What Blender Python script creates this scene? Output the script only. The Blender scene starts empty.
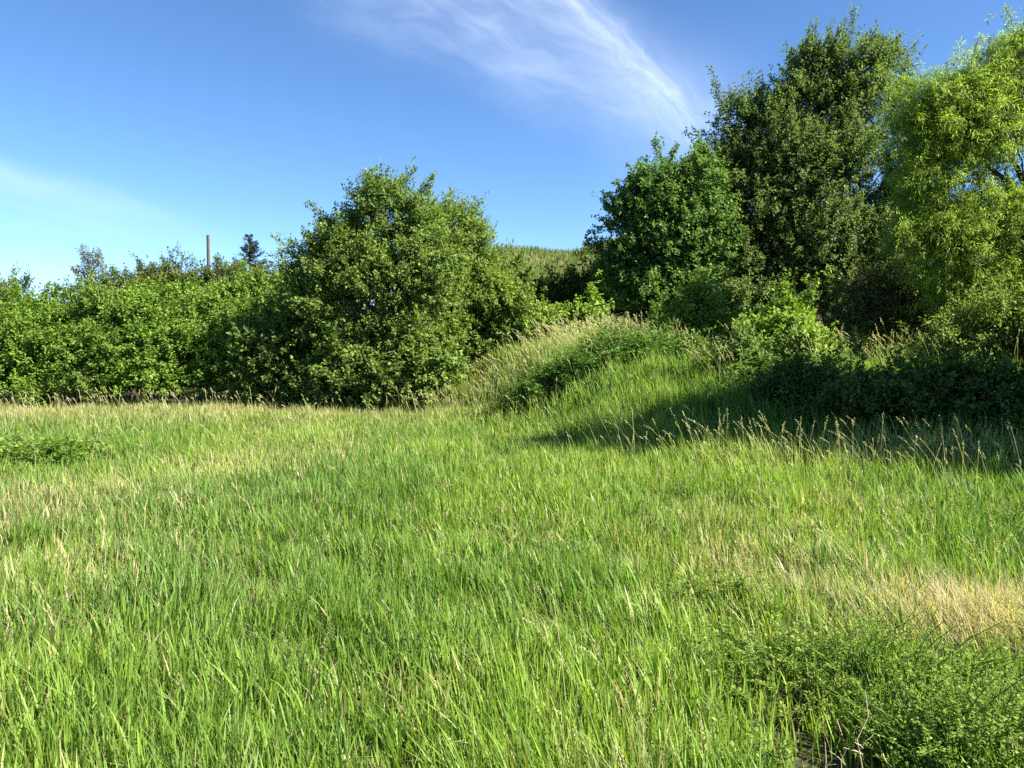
import bpy, math
import numpy as np

# ------------------------------------------------------------------ camera, world, sun, exposure
C = bpy.context.scene
COL = C.collection
R = math.radians
FPX, IMW, IMH = 774.0, 1024, 768
PITCH = R(2.5)
CAM_Z = 1.6
SUN_EL, SUN_AZ = R(41), R(111)          # azimuth clockwise from +Y (the view direction)

cam_d = bpy.data.cameras.new('camera')
cam_d.sensor_width = 36.0
cam_d.lens = 36.0 * FPX / IMW
cam_d.clip_start = 0.05
cam_d.clip_end = 3000
cam = bpy.data.objects.new('camera', cam_d)
COL.objects.link(cam)
cam.location = (0, 0, CAM_Z)
cam.rotation_euler = (R(90) - PITCH, 0, 0)
C.camera = cam

C.view_settings.view_transform = 'Standard'
C.view_settings.look = 'None'
C.view_settings.gamma = 1.0
C.view_settings.use_curve_mapping = False
C.view_settings.exposure = 2.05
C.cycles.max_bounces = 7
C.cycles.diffuse_bounces = 5
C.cycles.glossy_bounces = 1
C.cycles.transmission_bounces = 5
C.cycles.transparent_max_bounces = 4
C.cycles.use_denoising = False
C.cycles.sample_clamp_indirect = 4.0

sun_d = bpy.data.lights.new('sun', 'SUN')
sun_d.energy = 4.8
sun_d.angle = R(0.5)
sun_d.color = (1.0, 0.93, 0.80)
sun = bpy.data.objects.new('sun', sun_d)
COL.objects.link(sun)
sun.rotation_euler = (R(90) - SUN_EL, 0, R(180) - SUN_AZ)   # light travels away from the sun direction

world = bpy.data.worlds.new('World')
C.world = world
world.use_nodes = True
NT = world.node_tree
NT.nodes.clear()


def ray(px, py):
    cx, cy = (px - IMW / 2) / FPX, -(py - IMH / 2) / FPX
    d = np.array([cx, math.cos(PITCH) + cy * math.sin(PITCH), -math.sin(PITCH) + cy * math.cos(PITCH)])
    return d


def at(px, py, Y):
    d = ray(px, py)
    d = d * (Y / d[1])
    return np.array([d[0], d[1], d[2] + CAM_Z])


class NG:
    """tiny helper for node maths"""
    def __init__(s, nt): s.nt = nt
    def n(s, t, **kw):
        nd = s.nt.nodes.new(t)
        for k, v in kw.items(): setattr(nd, k, v)
        return nd
    def put(s, sock, v):
        if isinstance(v, bpy.types.NodeSocket): s.nt.links.new(v, sock)
        else: sock.default_value = v
    def m(s, op, a, b=0.0, c=0.0, clamp=False):
        nd = s.n('ShaderNodeMath', operation=op, use_clamp=clamp)
        s.put(nd.inputs[0], a); s.put(nd.inputs[1], b)
        if len(nd.inputs) > 2: s.put(nd.inputs[2], c)
        return nd.outputs[0]
    def ss(s, v, a, b):
        nd = s.n('ShaderNodeMapRange', interpolation_type='SMOOTHSTEP')
        s.put(nd.inputs[0], v); s.put(nd.inputs[1], a); s.put(nd.inputs[2], b)
        s.put(nd.inputs[3], 0.0); s.put(nd.inputs[4], 1.0)
        return nd.outputs[0]
    def vec(s, x, y, z=0.0):
        nd = s.n('ShaderNodeCombineXYZ')
        s.put(nd.inputs[0], x); s.put(nd.inputs[1], y); s.put(nd.inputs[2], z)
        return nd.outputs[0]
    def noise(s, v, scale, detail=4, rough=.55, dist=0.0):
        nd = s.n('ShaderNodeTexNoise')
        s.put(nd.inputs['Vector'], v)
        nd.inputs['Scale'].default_value = scale
        nd.inputs['Detail'].default_value = detail
        nd.inputs['Roughness'].default_value = rough
        nd.inputs['Distortion'].default_value = dist
        return nd.outputs['Fac']
    def mix(s, f, a, b, mode='MIX'):
        nd = s.n('ShaderNodeMix', data_type='RGBA', blend_type=mode)
        s.put(nd.inputs[0], f); s.put(nd.inputs[6], a); s.put(nd.inputs[7], b)
        return nd.outputs[2]


g = NG(NT)
sky = g.n('ShaderNodeTexSky', sky_type='NISHITA')
sky.sun_disc = False
sky.sun_elevation = SUN_EL
sky.sun_rotation = SUN_AZ
sky.air_density = 0.7
sky.dust_density = 0.35
sky.ozone_density = 2.6
sky.altitude = 1500
hs = g.n('ShaderNodeHueSaturation')
hs.inputs['Hue'].default_value = 0.499
hs.inputs['Saturation'].default_value = 1.13
NT.links.new(sky.outputs[0], hs.inputs['Color'])
tc = g.n('ShaderNodeTexCoord')
sp = g.n('ShaderNodeSeparateXYZ')
NT.links.new(tc.outputs['Generated'], sp.inputs[0])
yy = g.m('MAXIMUM', sp.outputs[1], 0.08)
U = g.m('DIVIDE', sp.outputs[0], yy)
V = g.m('DIVIDE', sp.outputs[2], yy)


def uv(px, py):
    d = ray(px, py)
    return d[0] / d[1], d[2] / d[1]


def frame(p0, p1):
    """coordinates along / across the cirrus streak running from p0 to p1 (directions in the sky)"""
    (u0, v0), (u1, v1) = uv(*p0), uv(*p1)
    L = math.hypot(u1 - u0, v1 - v0)
    tx, ty = (u1 - u0) / L, (v1 - v0) / L
    du, dv = g.m('SUBTRACT', U, u0), g.m('SUBTRACT', V, v0)
    t = g.m('ADD', g.m('MULTIPLY', du, tx), g.m('MULTIPLY', dv, ty))
    s_ = g.m('ADD', g.m('MULTIPLY', du, -ty), g.m('MULTIPLY', dv, tx))
    return t, s_, L


wob = g.noise(g.vec(U, V), 5.0, 3, .5)
wob2 = g.noise(g.vec(g.m('ADD', U, 3.0), V), 16.0, 4, .6)
# bright plume of the cirrus
t, s_, L = frame((568, -10), (698, 134))
s_w = g.m('ADD', s_, g.m('ADD', g.m('MULTIPLY', g.m('SUBTRACT', wob, .5), .06), g.m('MULTIPLY', g.m('SUBTRACT', wob2, .5), .035)))
wid = g.m('ADD', 0.012, g.m('MULTIPLY', g.ss(t, 0.0, L), 0.020))
q = g.m('DIVIDE', s_w, wid)
plume = g.m('POWER', 2.718, g.m('MULTIPLY', g.m('MULTIPLY', q, q), -1.0))
wide = g.m('DIVIDE', s_w, g.m('MULTIPLY', wid, 2.6))
plume2 = g.m('POWER', 2.718, g.m('MULTIPLY', g.m('MULTIPLY', wide, wide), -1.0))
fib = g.noise(g.vec(g.m('MULTIPLY', t, 9.0), g.m('MULTIPLY', s_w, 60.0)), 1.0, 5, .65, .4)
pl = g.m('ADD', g.m('MULTIPLY', plume, g.ss(fib, .25, .75)), g.m('MULTIPLY', plume2, .5))
pl = g.m('MULTIPLY', pl, g.m('MULTIPLY', g.ss(t, L * 1.30, L * .9), g.ss(t, -.25, .02)))
# the thin veil to its left, combed along a flatter direction
t2, s2, L2 = frame((330, -8), (690, 128))
s2w = g.m('ADD', s2, g.m('MULTIPLY', g.m('SUBTRACT', wob, .5), .10))
veil = g.noise(g.vec(g.m('MULTIPLY', t2, 6.0), g.m('MULTIPLY', s2w, 26.0)), 1.0, 6, .58, .9)
veil = g.m('MULTIPLY', g.m('ADD', g.ss(veil, .20, .90), .30), g.ss(s2w, -.085, .045))
veil = g.m('MULTIPLY', veil, g.m('MULTIPLY', g.ss(t2, -.10, .12), g.ss(t2, L2 * 1.10, L2 * .80)))
veil = g.m('MULTIPLY', veil, g.ss(s_w, .03, -.045))           # only left of the plume
# faint streaks low on the left
t3, s3, L3 = frame((-20, 158), (215, 235))
s3w = g.m('ADD', s3, g.m('MULTIPLY', g.m('SUBTRACT', wob, .5), .04))
q3 = g.m('DIVIDE', s3w, g.m('ADD', .012, g.m('MULTIPLY', g.ss(s3w, .01, -.05), .035)))
low = g.m('POWER', 2.718, g.m('MULTIPLY', g.m('MULTIPLY', q3, q3), -1.0))
lowf = g.noise(g.vec(g.m('MULTIPLY', t3, 4.0), g.m('MULTIPLY', s3w, 30.0)), 1.0, 5, .6, .3)
low = g.m('MULTIPLY', g.m('MULTIPLY', low, g.m('ADD', .4, g.ss(lowf, .3, .75))), g.ss(t3, L3 * 1.15, L3 * .35))
cl = g.m('ADD', g.m('MULTIPLY', pl, .26), g.m('ADD', g.m('MULTIPLY', veil, .27), g.m('MULTIPLY', low, .17)))
cl = g.m('MULTIPLY', cl, g.ss(sp.outputs[1], .1, .2), clamp=True)
sky_col = g.mix(cl, hs.outputs[0], (5.4, 6.0, 7.0, 1.0))
bg = g.n('ShaderNodeBackground')
bg.inputs['Strength'].default_value = 0.066
NT.links.new(sky_col, bg.inputs['Color'])
wo = g.n('ShaderNodeOutputWorld')
NT.links.new(bg.outputs[0], wo.inputs['Surface'])
try:
    world.cycles.sampling_method = 'MANUAL'
    world.cycles.sample_map_resolution = 512
except Exception:
    pass

# ------------------------------------------------------------------ helpers
rng = np.random.default_rng(11)


def smooth(x, a, b):
    t = np.clip((np.asarray(x, float) - a) / (b - a), 0, 1)
    return t * t * (3 - 2 * t)


def _hash(ix, iy, iz):
    h = (ix * 374761393 + iy * 668265263 + iz * 2147483647 + 1013904223) & 0xFFFFFFFF
    h = ((h ^ (h >> 13)) * 1274126177) & 0xFFFFFFFF
    return ((h ^ (h >> 16)) & 0xFFFF) / 65535.0


def vnoise(x, y, z=None):
    """value noise in 0..1"""
    x = np.asarray(x, float); y = np.asarray(y, float)
    z = np.zeros_like(x) if z is None else np.asarray(z, float)
    ix, iy, iz = np.floor(x).astype(np.int64), np.floor(y).astype(np.int64), np.floor(z).astype(np.int64)
    fx, fy, fz = x - ix, y - iy, z - iz
    fx, fy, fz = fx * fx * (3 - 2 * fx), fy * fy * (3 - 2 * fy), fz * fz * (3 - 2 * fz)
    r = 0
    for dx in (0, 1):
        for dy in (0, 1):
            for dz in (0, 1):
                w = (fx if dx else 1 - fx) * (fy if dy else 1 - fy) * (fz if dz else 1 - fz)
                r = r + w * _hash(ix + dx, iy + dy, iz + dz)
    return r


def fbm(x, y, z=None, o=3):
    r, a, tot = 0, 1.0, 0
    for k in range(o):
        r = r + a * vnoise(x * 2 ** k + 17 * k, y * 2 ** k - 9 * k, None if z is None else z * 2 ** k)
        tot += a; a *= .5
    return r / tot


FOOT_X = np.array([-60, -12, -6.5, -3.4, -2.0, 0.0, 1.0, 2.5, 5, 9, 14, 20, 60.])
FOOT_Y = np.array([40, 30, 23.5, 20.8, 18.8, 14.8, 12.6, 10.4, 9.4, 8.8, 7.8, 6.5, 4.])


def terrain(x, y):
    x = np.asarray(x, float); y = np.asarray(y, float)
    z = .10 * (fbm(x * .22, y * .22) - .5) + .05 * (fbm(x * .9 + 40, y * .9) - .5)
    d = y - np.interp(x, FOOT_X, FOOT_Y)
    s = smooth(d, 0, 5.2)
    hp = 1.0 + .06 * np.clip(y - 17, 0, 14) + .52 * np.exp(-((x - 2.3) / 2.3) ** 2 - ((y - 18.0) / 2.6) ** 2)
    z = z + s * (hp + .25 * (fbm(x * .5 + 7, y * .5) - .5) + .42 * (fbm(x * 1.1 + 3, y * 1.1 + 8, None, 2) - .5) * (y < 24))
    hill = smooth(y, 30, 47) * smooth(x, -14, 0) * (5.7 - 2.2 * smooth(x, 8, 20) + .7 * smooth(x, 3, 7) + .8 * (fbm(x * .3, y * .3 + 5) - .5))
    z = z + hill * (1 - .9 * smooth(np.hypot(x, y), 90, 200))
    far = np.hypot(x, y)
    z = z * (1 - smooth(far, 150, 260))
    # the little bare hollow in the foreground
    z = z - .10 * np.exp(-((x - 1.25) / .32) ** 2 - ((y - 2.85) / .4) ** 2)
    return z


def material(name, build):
    m = bpy.data.materials.new(name)
    m.use_nodes = True
    m.node_tree.nodes.clear()
    gg = NG(m.node_tree)
    out = gg.n('ShaderNodeOutputMaterial')
    sh = build(gg)
    m.node_tree.links.new(sh, out.inputs['Surface'])
    return m


def leafy(name, rough=.45, spec=.35, trans=.38, tcol=(1.25, 1.35, .55)):
    """albedo from the per-face colour; light passes through the blade"""
    def b(gg):
        a = gg.n('ShaderNodeAttribute', attribute_name='tint')
        p = gg.n('ShaderNodeBsdfPrincipled')
        gg.put(p.inputs['Base Color'], a.outputs['Color'])
        p.inputs['Roughness'].default_value = rough
        p.inputs['Specular IOR Level'].default_value = spec
        t_ = gg.n('ShaderNodeBsdfTranslucent')
        gg.put(t_.inputs['Color'], gg.mix(1.0, a.outputs['Color'], (*tcol, 1), 'MULTIPLY'))
        mx = gg.n('ShaderNodeMixShader')
        mx.inputs[0].default_value = trans
        gg.put(mx.inputs[1], p.outputs[0]); gg.put(mx.inputs[2], t_.outputs[0])
        return mx.outputs[0]
    return material(name, b)


M_LEAF = leafy('leaf', .6, .17, .38)
M_WILLOWLEAF = leafy('thin_leaf', .55, .2, .54)
M_GRASS = leafy('grass_blade', .5, .28, .42)
M_NEEDLE = leafy('needle', .6, .2, .08)


def bark_mat(name, c1, c2):
    def b(gg):
        tcn = gg.n('ShaderNodeTexCoord')
        mp = gg.n('ShaderNodeMapping'); mp.inputs['Scale'].default_value = (9, 9, 2)
        gg.put(mp.inputs[0], tcn.outputs['Object'])
        f = gg.noise(mp.outputs[0], 3.0, 5, .65)
        p = gg.n('ShaderNodeBsdfPrincipled')
        gg.put(p.inputs['Base Color'], gg.mix(gg.ss(f, .3, .7), (*c1, 1), (*c2, 1)))
        p.inputs['Roughness'].default_value = .9
        p.inputs['Specular IOR Level'].default_value = .15
        bp = gg.n('ShaderNodeBump'); bp.inputs['Strength'].default_value = .5; bp.inputs['Distance'].default_value = .02
        gg.put(bp.inputs['Height'], f); gg.put(p.inputs['Normal'], bp.outputs[0])
        return p.outputs[0]
    return material(name, b)


M_BARK = bark_mat('bark', (.045, .035, .025), (.13, .10, .075))
M_PALEBARK = bark_mat('pale_bark', (.10, .085, .065), (.24, .21, .17))
M_POLE = bark_mat('weathered_wood', (.055, .042, .032), (.105, .082, .062))
M_STRAW = bark_mat('dead_stem', (.28, .22, .14), (.42, .36, .26))


def ground_mat():
    def b(gg):
        tcn = gg.n('ShaderNodeTexCoord')
        v = tcn.outputs['Object']
        f = gg.noise(v, 1.7, 6, .6)
        f2 = gg.noise(v, 22.0, 4, .7)
        c = gg.mix(gg.ss(f2, .35, .7), (.035, .026, .017, 1), (.085, .065, .040, 1))
        c = gg.mix(gg.m('MULTIPLY', gg.ss(f, .35, .65), .75), c, (.045, .065, .018, 1))
        sx = gg.n('ShaderNodeSeparateXYZ'); gg.put(sx.inputs[0], v)
        up = gg.ss(sx.outputs[2], 3.2, 4.6)
        c = gg.mix(up, c, gg.mix(gg.ss(f, .38, .62), (.065, .085, .024, 1), (.115, .105, .042, 1)))
        p = gg.n('ShaderNodeBsdfPrincipled')
        gg.put(p.inputs['Base Color'], c)
        p.inputs['Roughness'].default_value = .95
        p.inputs['Specular IOR Level'].default_value = .1
        bp = gg.n('ShaderNodeBump'); bp.inputs['Distance'].default_value = .03
        gg.put(bp.inputs['Height'], f2); gg.put(p.inputs['Normal'], bp.outputs[0])
        return p.outputs[0]
    return material('meadow_soil', b)


def mesh_obj(name, verts, faces, mat, parent=None, tint=None, smooth_shade=False):
    verts = np.asarray(verts, np.float32); faces = np.asarray(faces, np.int32)
    k = faces.shape[1]
    me = bpy.data.meshes.new(name)
    me.vertices.add(len(verts)); me.vertices.foreach_set('co', verts.ravel())
    me.loops.add(faces.size); me.loops.foreach_set('vertex_index', faces.ravel())
    me.polygons.add(len(faces))
    me.polygons.foreach_set('loop_start', np.arange(0, faces.size, k, dtype=np.int32))
    me.polygons.foreach_set('loop_total', np.full(len(faces), k, np.int32))
    if smooth_shade:
        me.polygons.foreach_set('use_smooth', np.ones(len(faces), bool))
    if tint is not None:
        at_ = me.attributes.new('tint', 'FLOAT_COLOR', 'FACE')
        rgba = np.ones((len(faces), 4), np.float32); rgba[:, :3] = tint
        at_.data.foreach_set('color', rgba.ravel())
    me.update(calc_edges=True)
    me.materials.append(mat)
    o = bpy.data.objects.new(name, me)
    COL.objects.link(o)
    if parent is not None: o.parent = parent
    return o


def tag(o, label=None, cat=None, group=None, kind=None):
    if label: o['label'] = label
    if cat: o['category'] = cat
    if group: o['group'] = group
    if kind: o['kind'] = kind
    return o


def thing(name, label, cat, loc, group=None):
    o = bpy.data.objects.new(name, None)
    o.empty_display_size = .3
    COL.objects.link(o)
    o.location = loc
    return tag(o, label, cat, group)


def unit(v):
    return v / np.maximum(np.linalg.norm(v, axis=-1, keepdims=True), 1e-9)


# leaf templates in (along, across, normal): 4 verts = folded kite
KITE = np.array([[0, 0, 0], [.42, .5, .10], [1, 0, -.06], [.42, -.5, .10]])
LANCE = np.array([[0, 0, 0], [.38, .5, .06], [1, 0, -.16], [.38, -.5, .06]])


def leaves(pos, axis, normal, length, width, templ=KITE):
    n = len(pos)
    axis = unit(axis)
    side = unit(np.cross(normal, axis))
    nor = np.cross(axis, side)
    T = templ
    L = np.asarray(length)[:, None, None]; W = np.asarray(width)[:, None, None]
    v = (pos[:, None, :] + axis[:, None, :] * T[None, :, 0:1] * L + side[:, None, :] * T[None, :, 1:2] * W
         + nor[:, None, :] * T[None, :, 2:3] * L)
    f = np.arange(n * 4).reshape(n, 4)
    return v.reshape(-1, 3), f


def tube(points, radii, sides=5):
    P = np.asarray(points, float); r = np.asarray(radii, float)
    n = len(P)
    tg = np.gradient(P, axis=0); tg = unit(tg)
    ref = np.array([.31, .95, .05])
    a = unit(np.cross(tg, ref)); b = np.cross(tg, a)
    th = np.arange(sides) * 2 * math.pi / sides
    ring = np.cos(th)[None, :, None] * a[:, None, :] + np.sin(th)[None, :, None] * b[:, None, :]
    V_ = P[:, None, :] + ring * r[:, None, None]
    F_ = []
    for i in range(n - 1):
        for j in range(sides):
            k = (j + 1) % sides
            F_.append((i * sides + j, i * sides + k, (i + 1) * sides + k, (i + 1) * sides + j))
    return V_.reshape(-1, 3), np.array(F_)


def join(parts):
    vs, fs, o = [], [], 0
    for v, f in parts:
        vs.append(v); fs.append(f + o); o += len(v)
    return np.concatenate(vs), np.concatenate(fs)


def bent(a, b, r, n=6, sag=.12):
    """points of a slightly crooked limb from a to b that leaves a steeply and bends outward"""
    a = np.asarray(a, float); b = np.asarray(b, float)
    L = np.linalg.norm(b - a)
    t = np.linspace(0, 1, n)[:, None]
    P = a + (b - a) * t
    P = P + np.array([0, 0, 1]) * (sag * L * np.sin(t * math.pi))
    P[1:-1] += r.normal(0, .03 * L, (n - 2, 3))
    return P


# ------------------------------------------------------------------ woody plants
def plant(name, label, cat, base, lobes, pal, nshoot, per=22, leaf=(.10, .062), shoot=.6, up=.45, droop=0.0,
          templ=KITE, trunk=(.16, 0.25), bark=None, seed=1, group=None, wild=.22, spread=.10, nlimb=60,
          stems=1, mat=None, squash=.8, foliage_name='crown', wood_name='trunk', inner=.42, colvar=.22, clump=11, pad=.26, sprays=.16, reach=.7):
    """base = (px, Y) on the ground; lobes = (px, py, rx_px, ry_px[, dY]) measured on the outline;
    every lobe becomes an ellipsoid of real depth that carries leafy shoots."""
    r = np.random.default_rng(seed)
    bx, bY = base
    x0 = (bx - IMW / 2) / FPX * bY * 1.0
    z0 = float(terrain(x0, bY))
    root = thing(name, label, cat, (x0, bY, z0 - .05), group)
    org = np.array([x0, bY, z0 - .05])
    ell = []
    for lb in lobes:
        px, py, rx, ry = lb[:4]
        dY = lb[4] if len(lb) > 4 else 0.0
        Y = bY + dY
        c = at(px, py, Y) - org
        s = Y / FPX
        depth = (lb[5] if len(lb) > 5 else (rx * ry) ** .5 * squash) * s
        sh = lambda q: max(q - pad * .55, q * .6)
        ell.append((c, np.array([sh(rx * s), sh(depth), sh(ry * s)])))
    vol = np.array([np.prod(e[1]) ** .75 for e in ell])
    cnt = np.maximum((nshoot * vol / vol.sum()).astype(int), 6)
    P, D, LB, SP = [], [], [], []
    for i, (c, rad) in enumerate(ell):
        n = cnt[i]
        # leaf clumps: layered pads set over the lobe, each carrying a handful of shoots
        nc = max(int(n / clump), 3)
        d = unit(r.normal(size=(nc, 3)) + np.array([0, -.25, .12]))
        rr = np.where(r.random(nc) < inner, r.random(nc) ** (1 / 3), r.uniform(.8, 1.04, nc))
        nz = fbm(d[:, 0] * 2.3 + i * 7.1, d[:, 1] * 2.3 + 3.3, d[:, 2] * 2.3 + seed, 2)
        rr = rr * (1 - wild * .6 + wild * 1.9 * (nz - .4))
        cc = c + d * rr[:, None] * rad * .92
        cs = r.uniform(.6, 1.35, nc) * pad
        ci = r.integers(0, nc, n)
        ofs = r.normal(0, 1, (n, 3)) * np.array([1, 1, .50]) * cs[ci][:, None]
        ofs[:, 2] -= .16 * (ofs[:, 0] ** 2 + ofs[:, 1] ** 2) / pad
        p = cc[ci] + ofs
        d = unit(d[ci] + unit(ofs) * .55)
        # branch ends that reach out of the crown
        nb = max(int(n * sprays / 9), 1)
        bd = unit(r.normal(size=(nb, 3)) + np.array([0, -.3, .35]))
        b0 = c + bd * rad * .86
        bdir = unit(bd * .9 + np.array([0, 0, up * .9]) + r.normal(0, .3, (nb, 3)))
        bl = r.uniform(.35, 1.25, nb) * reach
        tt_ = np.linspace(0, 1, 9)
        bp = b0[:, None] + bdir[:, None] * (bl[:, None] * tt_)[:, :, None] + r.normal(0, .09, (nb, 9, 3)) * (1.25 - tt_)[None, :, None]
        SP += [(i, c + bd[q_] * rad * .3, bp[q_, 0], bp[q_, 5], bp[q_, 8]) for q_ in range(nb)]
        p = np.concatenate([p, bp.reshape(-1, 3)])
        d = np.concatenate([d, np.repeat(unit(bd + bdir * .8), 9, axis=0)])
        n = len(p)
        # leave out shoots deep inside other lobes
        keep = np.ones(n, bool)
        for j, (c2, r2) in enumerate(ell):
            if j != i:
                keep &= (np.linalg.norm((p - c2) / r2, axis=1) > .60) | (r.random(n) < .35)
        zg = terrain(p[:, 0] + org[0], p[:, 1] + org[1]) - org[2]
        keep &= p[:, 2] > zg + .05
        p, d = p[keep], d[keep]
        P.append(p); D.append(d); LB.append(np.full(len(p), i))
    P = np.concatenate(P); D = np.concatenate(D); LB = np.concatenate(LB)
    n = len(P)
    sd = unit(D * .75 + np.array([0, 0, up]) + r.normal(0, .38, (n, 3)))
    sl = shoot * r.uniform(.4, 1.15, n) * np.where(r.random(n) < .07, 1.7, 1.0)
    # leaves along the shoots
    m = per
    t_ = (r.random((n, m)) ** .8)
    dr = droop * t_ ** 2
    pos = P[:, None, :] + sd[:, None, :] * (sl[:, None] * (t_ - .35))[:, :, None]
    pos[:, :, 2] -= dr * sl[:, None]
    off = unit(r.normal(size=(n, m, 3)))
    pos = pos + off * (spread * (1.1 - .75 * t_) * r.random((n, m)))[:, :, None]
    ax = unit(sd[:, None, :] * .55 + off * .9 + np.array([0, 0, -.15 - droop * .9]))
    nor = unit(np.array([0, 0, .95]) + D[:, None, :] * .55 + r.normal(0, .42, (n, m, 3)))
    ll = leaf[0] * r.uniform(.6, 1.25, (n, m)) * r.uniform(.7, 1.25, (n, 1))
    ww = leaf[1] * r.uniform(.7, 1.2, (n, m))
    v, f = leaves(pos.reshape(-1, 3), ax.reshape(-1, 3), nor.reshape(-1, 3), ll.ravel(), ww.ravel(), templ)
    # colour: a slow change through the crown, each shoot its own, young tips paler
    A, B, Y_ = (np.array(c) for c in pal)
    cn = fbm(P[:, 0] * .9 + seed, P[:, 1] * .9, P[:, 2] * .9, 2)
    k = np.clip(.5 + (cn - .5) * 1.3 + r.normal(0, .18, n), 0, 1)[:, None, None]
    col = A * (1 - k) + B * k
    col = np.repeat(col, m, axis=1)
    yk = (np.clip(t_ - .62, 0, 1) * 1.6 * r.random((n, 1)))[:, :, None]
    col = col * (1 - yk) + Y_ * yk
    col = col * (1 + r.normal(0, colvar, (n, m)))[:, :, None]
    col = np.clip(col, .004, .6).reshape(-1, 3)
    mesh_obj(foliage_name, v, f, mat or M_LEAF, root, col)
    # wood
    parts = []
    tr, th = trunk
    cen = np.array([e[0] for e in ell])
    top = cen[np.argmax(cen[:, 2])]
    H = top[2]
    starts = []
    for q in range(stems):
        ang = q * 2.4
        b0 = np.array([math.cos(ang), math.sin(ang), 0]) * (0 if stems == 1 else tr * 2.5)
        b1 = top * np.array([.8, .8, 0]) * r.uniform(.5, 1.0) + np.array([math.cos(ang), math.sin(ang), 0]) * (0 if stems == 1 else H * .12)
        b1[2] = H * (.95 if stems == 1 else r.uniform(.6, .95))
        pts = bent(b0, b1, r, 8, 0.0)
        rad = np.linspace(tr * (1 if stems == 1 else .7), tr * .16, 8)
        rad[0] *= 1.25
        parts.append(tube(pts, rad, 7))
        starts.append(pts)
    allst = np.concatenate(starts)
    mids = []
    for c, rad in ell:
        cand = allst[(allst[:, 2] < max(c[2] - .1 * H, .3 * H))]
        if len(cand) == 0: cand = allst[:2]
        cand = cand[cand[:, 2] >= th * H] if np.any(cand[:, 2] >= th * H) else cand
        a = cand[np.argmin(np.linalg.norm(cand - c, axis=1))]
        pts = bent(a, c + r.normal(0, .1, 3) * rad, r, 7, .10)
        parts.append(tube(pts, np.linspace(tr * .42, tr * .10, 7), 5))
        mids.append(pts)
    nl = min(nlimb, n)
    for i in r.choice(n, nl, replace=False):
        pts0 = mids[LB[i]]
        a = pts0[r.integers(2, 7)]
        e = P[i] + sd[i] * sl[i] * .5
        pts = bent(a, e, r, 5, .06)
        parts.append(tube(pts, np.linspace(tr * .13, tr * .025 + .002, 5), 4))
    for (li, a0, a1, a2, a3) in SP[:160]:
        parts.append(tube(np.array([a0, a1, a2, a3]), np.array([.09, .05, .03, .012]) * tr + .002, 4))
    v, f = join(parts)
    mesh_obj(wood_name, v, f, bark or M_BARK, root, None, True)
    return root


# palettes: (dull, fresh, young tip) albedos
P_HEDGE = ((.090, .158, .022), (.140, .225, .030), (.19, .29, .045))
P_HEDGE2 = ((.080, .115, .034), (.115, .150, .040), (.16, .18, .06))
P_MID = ((.100, .158, .036), (.155, .225, .048), (.22, .29, .08))
P_MIDBACK = ((.110, .170, .036), (.170, .240, .048), (.21, .28, .07))
P_MAPLE = ((.075, .145, .038), (.115, .200, .046), (.17, .25, .06))
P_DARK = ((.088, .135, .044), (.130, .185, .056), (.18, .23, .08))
P_WILLOW = ((.190, .275, .044), (.262, .348, .060), (.32, .41, .11))
P_BRIGHT = ((.130, .215, .032), (.19, .28, .044), (.26, .34, .07))
P_SHADE = ((.070, .120, .028), (.105, .165, .036), (.17, .23, .05))  # darker tones for shaded plants: shade put into the leaf colour
P_DRY = ((.095, .118, .042), (.145, .160, .055), (.21, .19, .09))
P_GREY = ((.120, .145, .095), (.17, .195, .13), (.21, .23, .15))


# ------------------------------------------------------------------ the ground
def build_ground():
    def warp(n, fine, far):
        u = np.linspace(-1, 1, n)
        return fine * u + (far - fine) * np.sign(u) * np.abs(u) ** 7
    gx = warp(361, 26, 900)
    gy = warp(361, 34, 900) + 18
    X, Y = np.meshgrid(gx, gy)
    Z = terrain(X, Y)
    v = np.stack([X, Y, Z], -1).reshape(-1, 3)
    n = 361
    idx = np.arange(n * n).reshape(n, n)
    f = np.stack([idx[:-1, :-1], idx[:-1, 1:], idx[1:, 1:], idx[1:, :-1]], -1).reshape(-1, 4)
    o = mesh_obj('meadow_ground', v, f, ground_mat(), None, None, True)
    tag(o, 'uneven meadow ground rising to a grassy mound and hill', 'ground', kind='structure')


build_ground()

# ------------------------------------------------------------------ trees and shrubs
TREES = 'broadleaf trees behind the meadow'
plant('broadleaf_tree', 'broad round leafy tree left of the gap, in front of the paler hedge', 'tree', (385, 19.8),
      [(386, 206, 30, 36), (424, 240, 28, 36), (345, 258, 44, 38), (303, 254, 17, 9), (395, 272, 66, 54), (325, 305, 40, 42),
       (365, 345, 60, 48), (415, 335, 48, 48), (384, 182, 15, 18), (300, 288, 22, 20), (436, 282, 36, 40), (318, 264, 30, 26), (342, 232, 28, 28), (410, 205, 24, 24)],
      P_MID, 5400, 26, (.080, .050), .5, .5, trunk=(.16, .2), seed=3, wild=.36, group=TREES, nlimb=140, clump=13, pad=.25)
plant('feathery_tree', 'finer leaved tree with upswept shoots behind the broad round tree, beside the sky gap', 'tree', (458, 22),
      [(450, 232, 34, 32), (472, 256, 24, 38), (462, 300, 40, 50), (438, 222, 18, 16), (484, 300, 24, 40)],
      P_MIDBACK, 2600, 26, (.078, .040), .7, .8, trunk=(.13, .2), seed=4, wild=.36, group=TREES, nlimb=140)
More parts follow.
